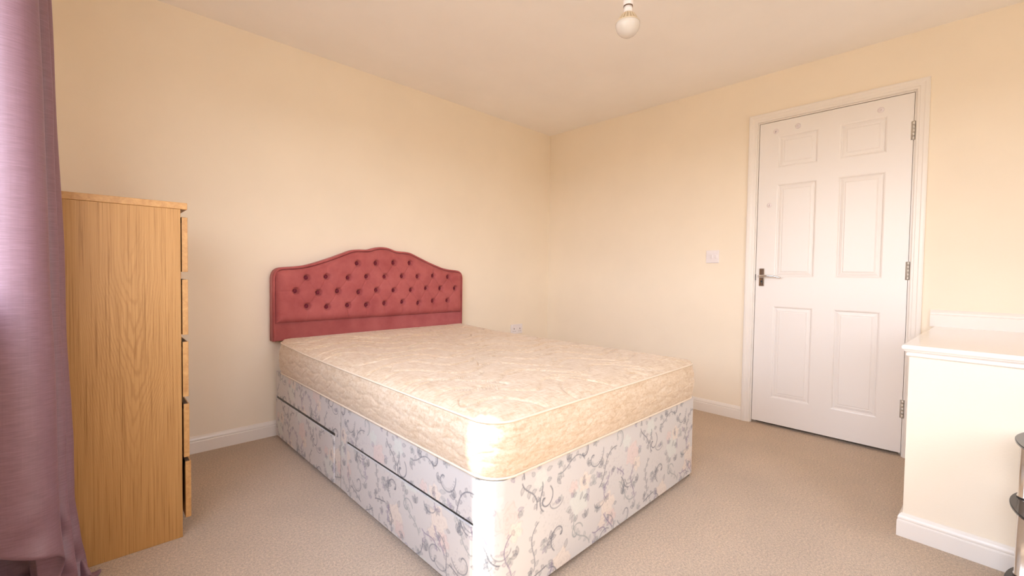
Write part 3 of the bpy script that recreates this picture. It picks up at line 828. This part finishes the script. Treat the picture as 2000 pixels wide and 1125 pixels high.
for o, y in ((0, HY0), (0, HY1 - .006), (.001, HY1 - .012), (.004, HY1 - .016), (.0075, HY1 - .0172), (.011, HY1 - .016), (.0135, HY1 - .012), (.0145, HY1 - .006)):
    q = inset_outline(outline, o)
    loops.append([bm.verts.new((p[0], y, p[1])) for p in q])
for A, B in zip(loops, loops[1:]):
    for i in range(len(A) - 1): bm.faces.new((A[i], A[i + 1], B[i + 1], B[i]))
bm.faces.new(loops[0])
bm.faces.new(loops[-1])
for A, B in zip(loops, loops[1:]): bm.faces.new((A[-1], A[0], B[0], B[-1]))
hb = ob('headboard', bm, M_velvet, bed, True)
for u_ in (.30, 1.00):
    bm = bmesh.new(); box(bm, u_ - .03, u_ + .03, .003, .021, .06, .75, .002); ob('strut', bm, M_oakf, hb)
hb['label'] = 'rose velvet headboard with arched top and deep buttons'
# buttons in the bed's frame
BT = [(-1.974, 1.038), (-1.843, 1.043), (-1.711, 1.048), (-1.583, 1.051), (-2.293, 0.943), (-2.174, 0.95), (-2.034, 0.944), (-1.908, 0.952), (-1.778, 0.952), (-1.644, 0.956), (-1.517, 0.955), (-1.385, 0.961), (-1.247, 0.953), (-2.356, 0.864), (-2.224, 0.852), (-2.103, 0.859), (-1.962, 0.849), (-1.838, 0.861), (-1.709, 0.857), (-1.571, 0.857), (-1.445, 0.868), (-1.319, 0.866), (-1.181, 0.865), (-2.29, 0.771), (-2.17, 0.761), (-2.037, 0.766), (-1.909, 0.763), (-1.778, 0.769), (-1.64, 0.774), (-1.51, 0.762), (-1.385, 0.772), (-1.252, 0.773)]
BT = np.array([(x - bxx, z) for x, z in BT])
PZ0 = .678
nx, nz = 360, 150
us = np.linspace(HC - .675, HC + .675, nx)
tz = np.linspace(0, 1, nz)
tops = top_at(us - HC) - .0165
Ug = np.tile(us, (nz, 1)); Zg = PZ0 + (tops[None, :] - PZ0) * tz[:, None]
def seg_d(X, Z, a, b_):
    d = b_ - a; tt = np.clip(((X - a[0]) * d[0] + (Z - a[1]) * d[1]) / (d @ d), 0, 1)
    return np.hypot(X - a[0] - tt * d[0], Z - a[1] - tt * d[1])
ed = np.minimum.reduce([Ug - (HC - .677), (HC + .677) - Ug, Zg - PZ0 + .002, (tops[None, :] + .004 - Zg)])
hgt = .034 * (1 - np.exp(-np.clip(ed, 0, None) / .016))
dent = np.zeros_like(hgt); crease = np.zeros_like(hgt)
for b_ in BT:
    r = np.hypot(Ug - b_[0], Zg - b_[1]); dent = np.maximum(dent, .95 * np.exp(-(r / .0175) ** 4) + .25 * np.exp(-(r / .034) ** 2))
for i in range(len(BT)):
    for j in range(i + 1, len(BT)):
        d = BT[i] - BT[j]
        if abs(d[1]) > .05 and np.hypot(*d) < .135:
            crease = np.maximum(crease, np.exp(-(seg_d(Ug, Zg, BT[i], BT[j]) / .004) ** 2))
rows = [BT[:4], BT[4:13], BT[13:23], BT[23:]]
for b_ in rows[3]: crease = np.maximum(crease, np.exp(-(seg_d(Ug, Zg, b_, np.array([b_[0], PZ0])) / .0055) ** 2) * .9)
for b_ in list(rows[0]) + [rows[1][0], rows[1][1], rows[1][7], rows[1][8]]:
    crease = np.maximum(crease, np.exp(-(seg_d(Ug, Zg, b_, np.array([b_[0], float(top_at(b_[0] - HC)) - .02])) / .0055) ** 2) * .8)
crease = np.maximum(crease, .6 * np.exp(-(seg_d(Ug, Zg, rows[2][0], np.array([HC - .66, .862])) / .006) ** 2))
hgt = hgt * (1 - .82 * np.clip(dent, 0, 1)) - .0032 * crease * np.clip(ed / .02, 0, 1)
Pg = np.stack([Ug, HY1 - .006 - hgt, Zg], -1)
me = from_arrays('buttoned_panel', [grid_mesh('p', Pg)])
finish('buttoned_panel', me, M_velvet, hb, True)
bm = bmesh.new(); bmesh.ops.create_uvsphere(bm, u_segments=16, v_segments=10, radius=.0120)
for v in bm.verts: v.co.y *= .55
meb = bpy.data.meshes.new('button'); bm.to_mesh(meb); bm.free(); meb.materials.append(M_button)
meb.polygons.foreach_set('use_smooth', [True] * len(meb.polygons))
for b_ in BT:
    ii = np.unravel_index(np.argmin(np.hypot(Ug - b_[0], Zg - b_[1])), Ug.shape)
    o = bpy.data.objects.new('button', meb); C.objects.link(o); o.parent = hb
    o.location = (b_[0], Pg[ii][1] - .0035, b_[1])

# --- mattress
MX0, MX1, MY0, MY1 = -.004, BW + .004, -.036, -(BL + .004)
mat_e = empty('mattress', (bxx, byy, BZ1), byaw)
tag(mat_e, 'bare cream quilted double mattress lying on the floral divan base', 'mattress')
MR_ = .085
def rrect(inset, n_=1000):
    r = max(.0002, MR_ - inset * .75); x0, x1, y0, y1 = MX0 + inset, MX1 - inset, MY0 - inset, MY1 + inset
    poly = [(x0, y0 - r)] + [(x0, y1 + r)] + arc_pts(x0 + r, y1 + r, r, math.pi, 1.5 * math.pi, 24) + arc_pts(x1 - r, y1 + r, r, 1.5 * math.pi, 2 * math.pi, 24) + arc_pts(x1 - r, y0 - r, r, 0, .5 * math.pi, 24) + arc_pts(x0 + r, y0 - r, r, .5 * math.pi, math.pi, 24)
    poly = np.array(poly); d = np.r_[0, np.cumsum(np.hypot(*np.diff(poly, axis=0).T))]
    s = np.linspace(0, d[-1], n_, endpoint=False)
    return np.c_[np.interp(s, d, poly[:, 0]), np.interp(s, d, poly[:, 1])]
cxm, cym = (MX0 + MX1) / 2, (MY0 + MY1) / 2
hx, hy = (MX1 - MX0) / 2, (MY0 - MY1) / 2
# quilting cells: staggered, warped
def cells(X, Y, cw, ch, seed, wa=.35, wb=.75):
    Xw = X + wa * cw * .45 * np.sin(Y / ch * 2.1 + 1.0) + wa * .2 * cw * np.sin(Y / ch * 5.1)
    Yw = Y + wa * ch * wb * np.sin(X / cw * 2 * math.pi * .9 + 2 * np.sin(Y / ch * .7)) 
    gx = Xw / cw; gy = Yw / ch
    iy = np.floor(gy).astype(int); gx = gx + .5 * (iy % 2); ix = np.floor(gx).astype(int)
    fx = gx - ix; fy = gy - iy
    fx2 = fx + .16 * np.sin(fy * 2 * math.pi)
    dx = np.minimum(np.abs(fx2), np.abs(1 - fx2)) * cw; dy = np.minimum(fy, 1 - fy) * ch
    return np.minimum(dx, dy)
def puff(d, w): return 1 - np.exp(-(d / w) ** 1.3)
# side wall (piping seams at both edges)
ZB, ZTp = .008, .168
nper = 1500
ring = rrect(0, nper)
nrm = np.roll(ring, -1, 0) - np.roll(ring, 1, 0); nrm /= np.linalg.norm(nrm, axis=1)[:, None]; nrm = np.c_[-nrm[:, 1], nrm[:, 0]]
cc = ring - np.array([cxm, cym]); 
if (np.sum(nrm * cc, 1) < 0).mean() > .5: nrm = -nrm
sp = np.r_[0, np.cumsum(np.hypot(*np.diff(ring, axis=0).T))]
def edge_z(x, y):
    """height of the top seam varies a little round the mattress"""
    v = -(y); u = x
    return ZTp + .012 * np.clip(1 - v / .5, 0, 1) - .004 * np.sin(np.clip(v, 0, 2) / 1.9 * math.pi) 
rowsz = np.linspace(0, 1, 56)
side = np.zeros((len(rowsz), nper, 3))
ez = edge_z(ring[:, 0], ring[:, 1])
for j, q in enumerate(rowsz):
    z = ZB + (ez - ZB) * q
    d = cells(sp, z + .004 * np.sin(sp * 11), .15, .050, 1, .25, .6)
    bul = .012 * math.sin(math.pi * q) ** .7 + .0028 * puff(d, .008) * math.sin(math.pi * q) ** .5
    side[j, :, :2] = ring + nrm * bul[:, None]
    side[j, :, 2] = z
# top
NT = 96
top = np.zeros((NT, nper, 3))
def crown(x, y, ed_):
    a = 1 - np.exp(-ed_ / .045)
    base = ZTp + .024 * a
    u = (x - cxm) / hx; v = (y - cym) / hy
    return base
maxin = hx - .0006
for j in range(NT):
    q = j / (NT - 1); ins = maxin * q ** 1.15
    r_ = rrect(ins, nper)
    # keep points aligned with the outer ring
    top[j, :, 0], top[j, :, 1] = r_[:, 0], r_[:, 1]
    edd = np.minimum.reduce([r_[:, 0] - MX0, MX1 - r_[:, 0], MY0 - r_[:, 1], r_[:, 1] - MY1])
    edd = np.minimum(edd, ins + .03) if j else np.zeros(nper)
    dq = cells(r_[:, 0] * .9 - r_[:, 1] * .35, r_[:, 1] * .9 + r_[:, 0] * .35, .34, .16, 2, .5)
    z = edge_z(r_[:, 0], r_[:, 1]) + .030 * (1 - np.exp(-edd / .05)) + (.0075 * puff(dq, .009) - .0075) * (1 - np.exp(-edd / .02))
    hv = -r_[:, 1]
    z += .010 * np.clip(1 - hv / .45, 0, 1) * np.clip(edd / .2, 0, 1) + .003 * np.sin(r_[:, 0] * 7 + 1) * np.sin(r_[:, 1] * 5) * np.clip(edd / .2, 0, 1)
    top[j, :, 2] = z
bot = np.stack([np.c_[ring, np.full(nper, ZB)], np.c_[rrect(.02, nper), np.full(nper, .002)], np.c_[rrect(maxin - .02, nper), np.full(nper, .002)]])
me = from_arrays('cover', [grid_mesh('a', side, True), grid_mesh('b', top, True), grid_mesh('c', bot, True)])
bmm = bmesh.new(); bmm.from_mesh(me); bmesh.ops.remove_doubles(bmm, verts=bmm.verts, dist=1e-4); bmesh.ops.recalc_face_normals(bmm, faces=bmm.faces); bmm.to_mesh(me); bmm.free()
finish('cover', me, M_ticking, mat_e, True)
for zz_, off in ((None, .003), (ZB, .002)):
    pz_ = ez if zz_ is None else np.full(nper, zz_)
    step = 4; K = nper // step; ns_ = 8
    Pp = np.zeros((ns_, K, 3))
    for k in range(ns_):
        a = 2 * math.pi * k / ns_
        for i in range(K):
            b2 = ring[i * step] + nrm[i * step] * (off + .0038 * math.cos(a)); Pp[k, i] = (b2[0], b2[1], pz_[i * step] + .0038 * math.sin(a) + (0 if zz_ is None else -.002))
    Pp = np.concatenate([Pp, Pp[:1]])
    me = from_arrays('piping', [grid_mesh('p', Pp, True)]); finish('piping', me, M_piping, mat_e, True)

# ------------------------------------------------------------------ glass stand at the right edge
e = empty('glass_stand', (-1.22, -3.35, 0)); tag(e, 'black glass shelf stand on round chrome tubes at the right edge', 'shelf stand')
def shelf(z, ov, th):
    a_, xc, yt, yb = .14 + ov * .9, -1.225, -2.990 + ov, -3.70 - ov
    pts = [(xc + a_ * math.cos(q), yt - .085 + .085 * math.sin(q)) for q in np.linspace(0, math.pi, 36)] + [(xc + a_ * math.cos(q), yb + .085 + .085 * math.sin(q)) for q in np.linspace(math.pi, 2 * math.pi, 36)]
    bm = bmesh.new(); vs = [bm.verts.new((x + 1.22, y + 3.35, z)) for x, y in pts]; f = bm.faces.new(vs)
    r2 = bmesh.ops.extrude_face_region(bm, geom=[f]); 
    for v in r2['geom']:
        if isinstance(v, bmesh.types.BMVert): v.co.z += th
    es = [ed_ for ed_ in bm.edges if abs(ed_.verts[0].co.z - ed_.verts[1].co.z) < 1e-6]
    bmesh.ops.bevel(bm, geom=es, offset=.002, segments=2, affect='EDGES')
    ob('shelf', bm, M_glass, e)
shelf(.058, .034, .008); shelf(.306, .030, .008); shelf(.500, .025, .008)
for (x, y) in ((-1.16, -2.998), (-1.29, -3.03), (-1.16, -3.66), (-1.29, -3.66)):
    bm = bmesh.new()
    lathe(bm, [(.019, .066), (.021, .068), (.021, .074), (.019, .076), (.019, .296), (.021, .298), (.021, .306)], 28, (x + 1.22, y + 3.35, 0))
    lathe(bm, [(.021, .314), (.021, .320), (.019, .322), (.019, .492), (.021, .494), (.021, .500)], 28, (x + 1.22, y + 3.35, 0))
    ob('pole', bm, M_tube, e, True)
    bm = bmesh.new(); lathe(bm, [(.014, 0), (.018, .004), (.018, .040), (.022, .046), (.022, .058)], 24, (x + 1.22, y + 3.35, 0)); ob('foot', bm, M_black, e, True)
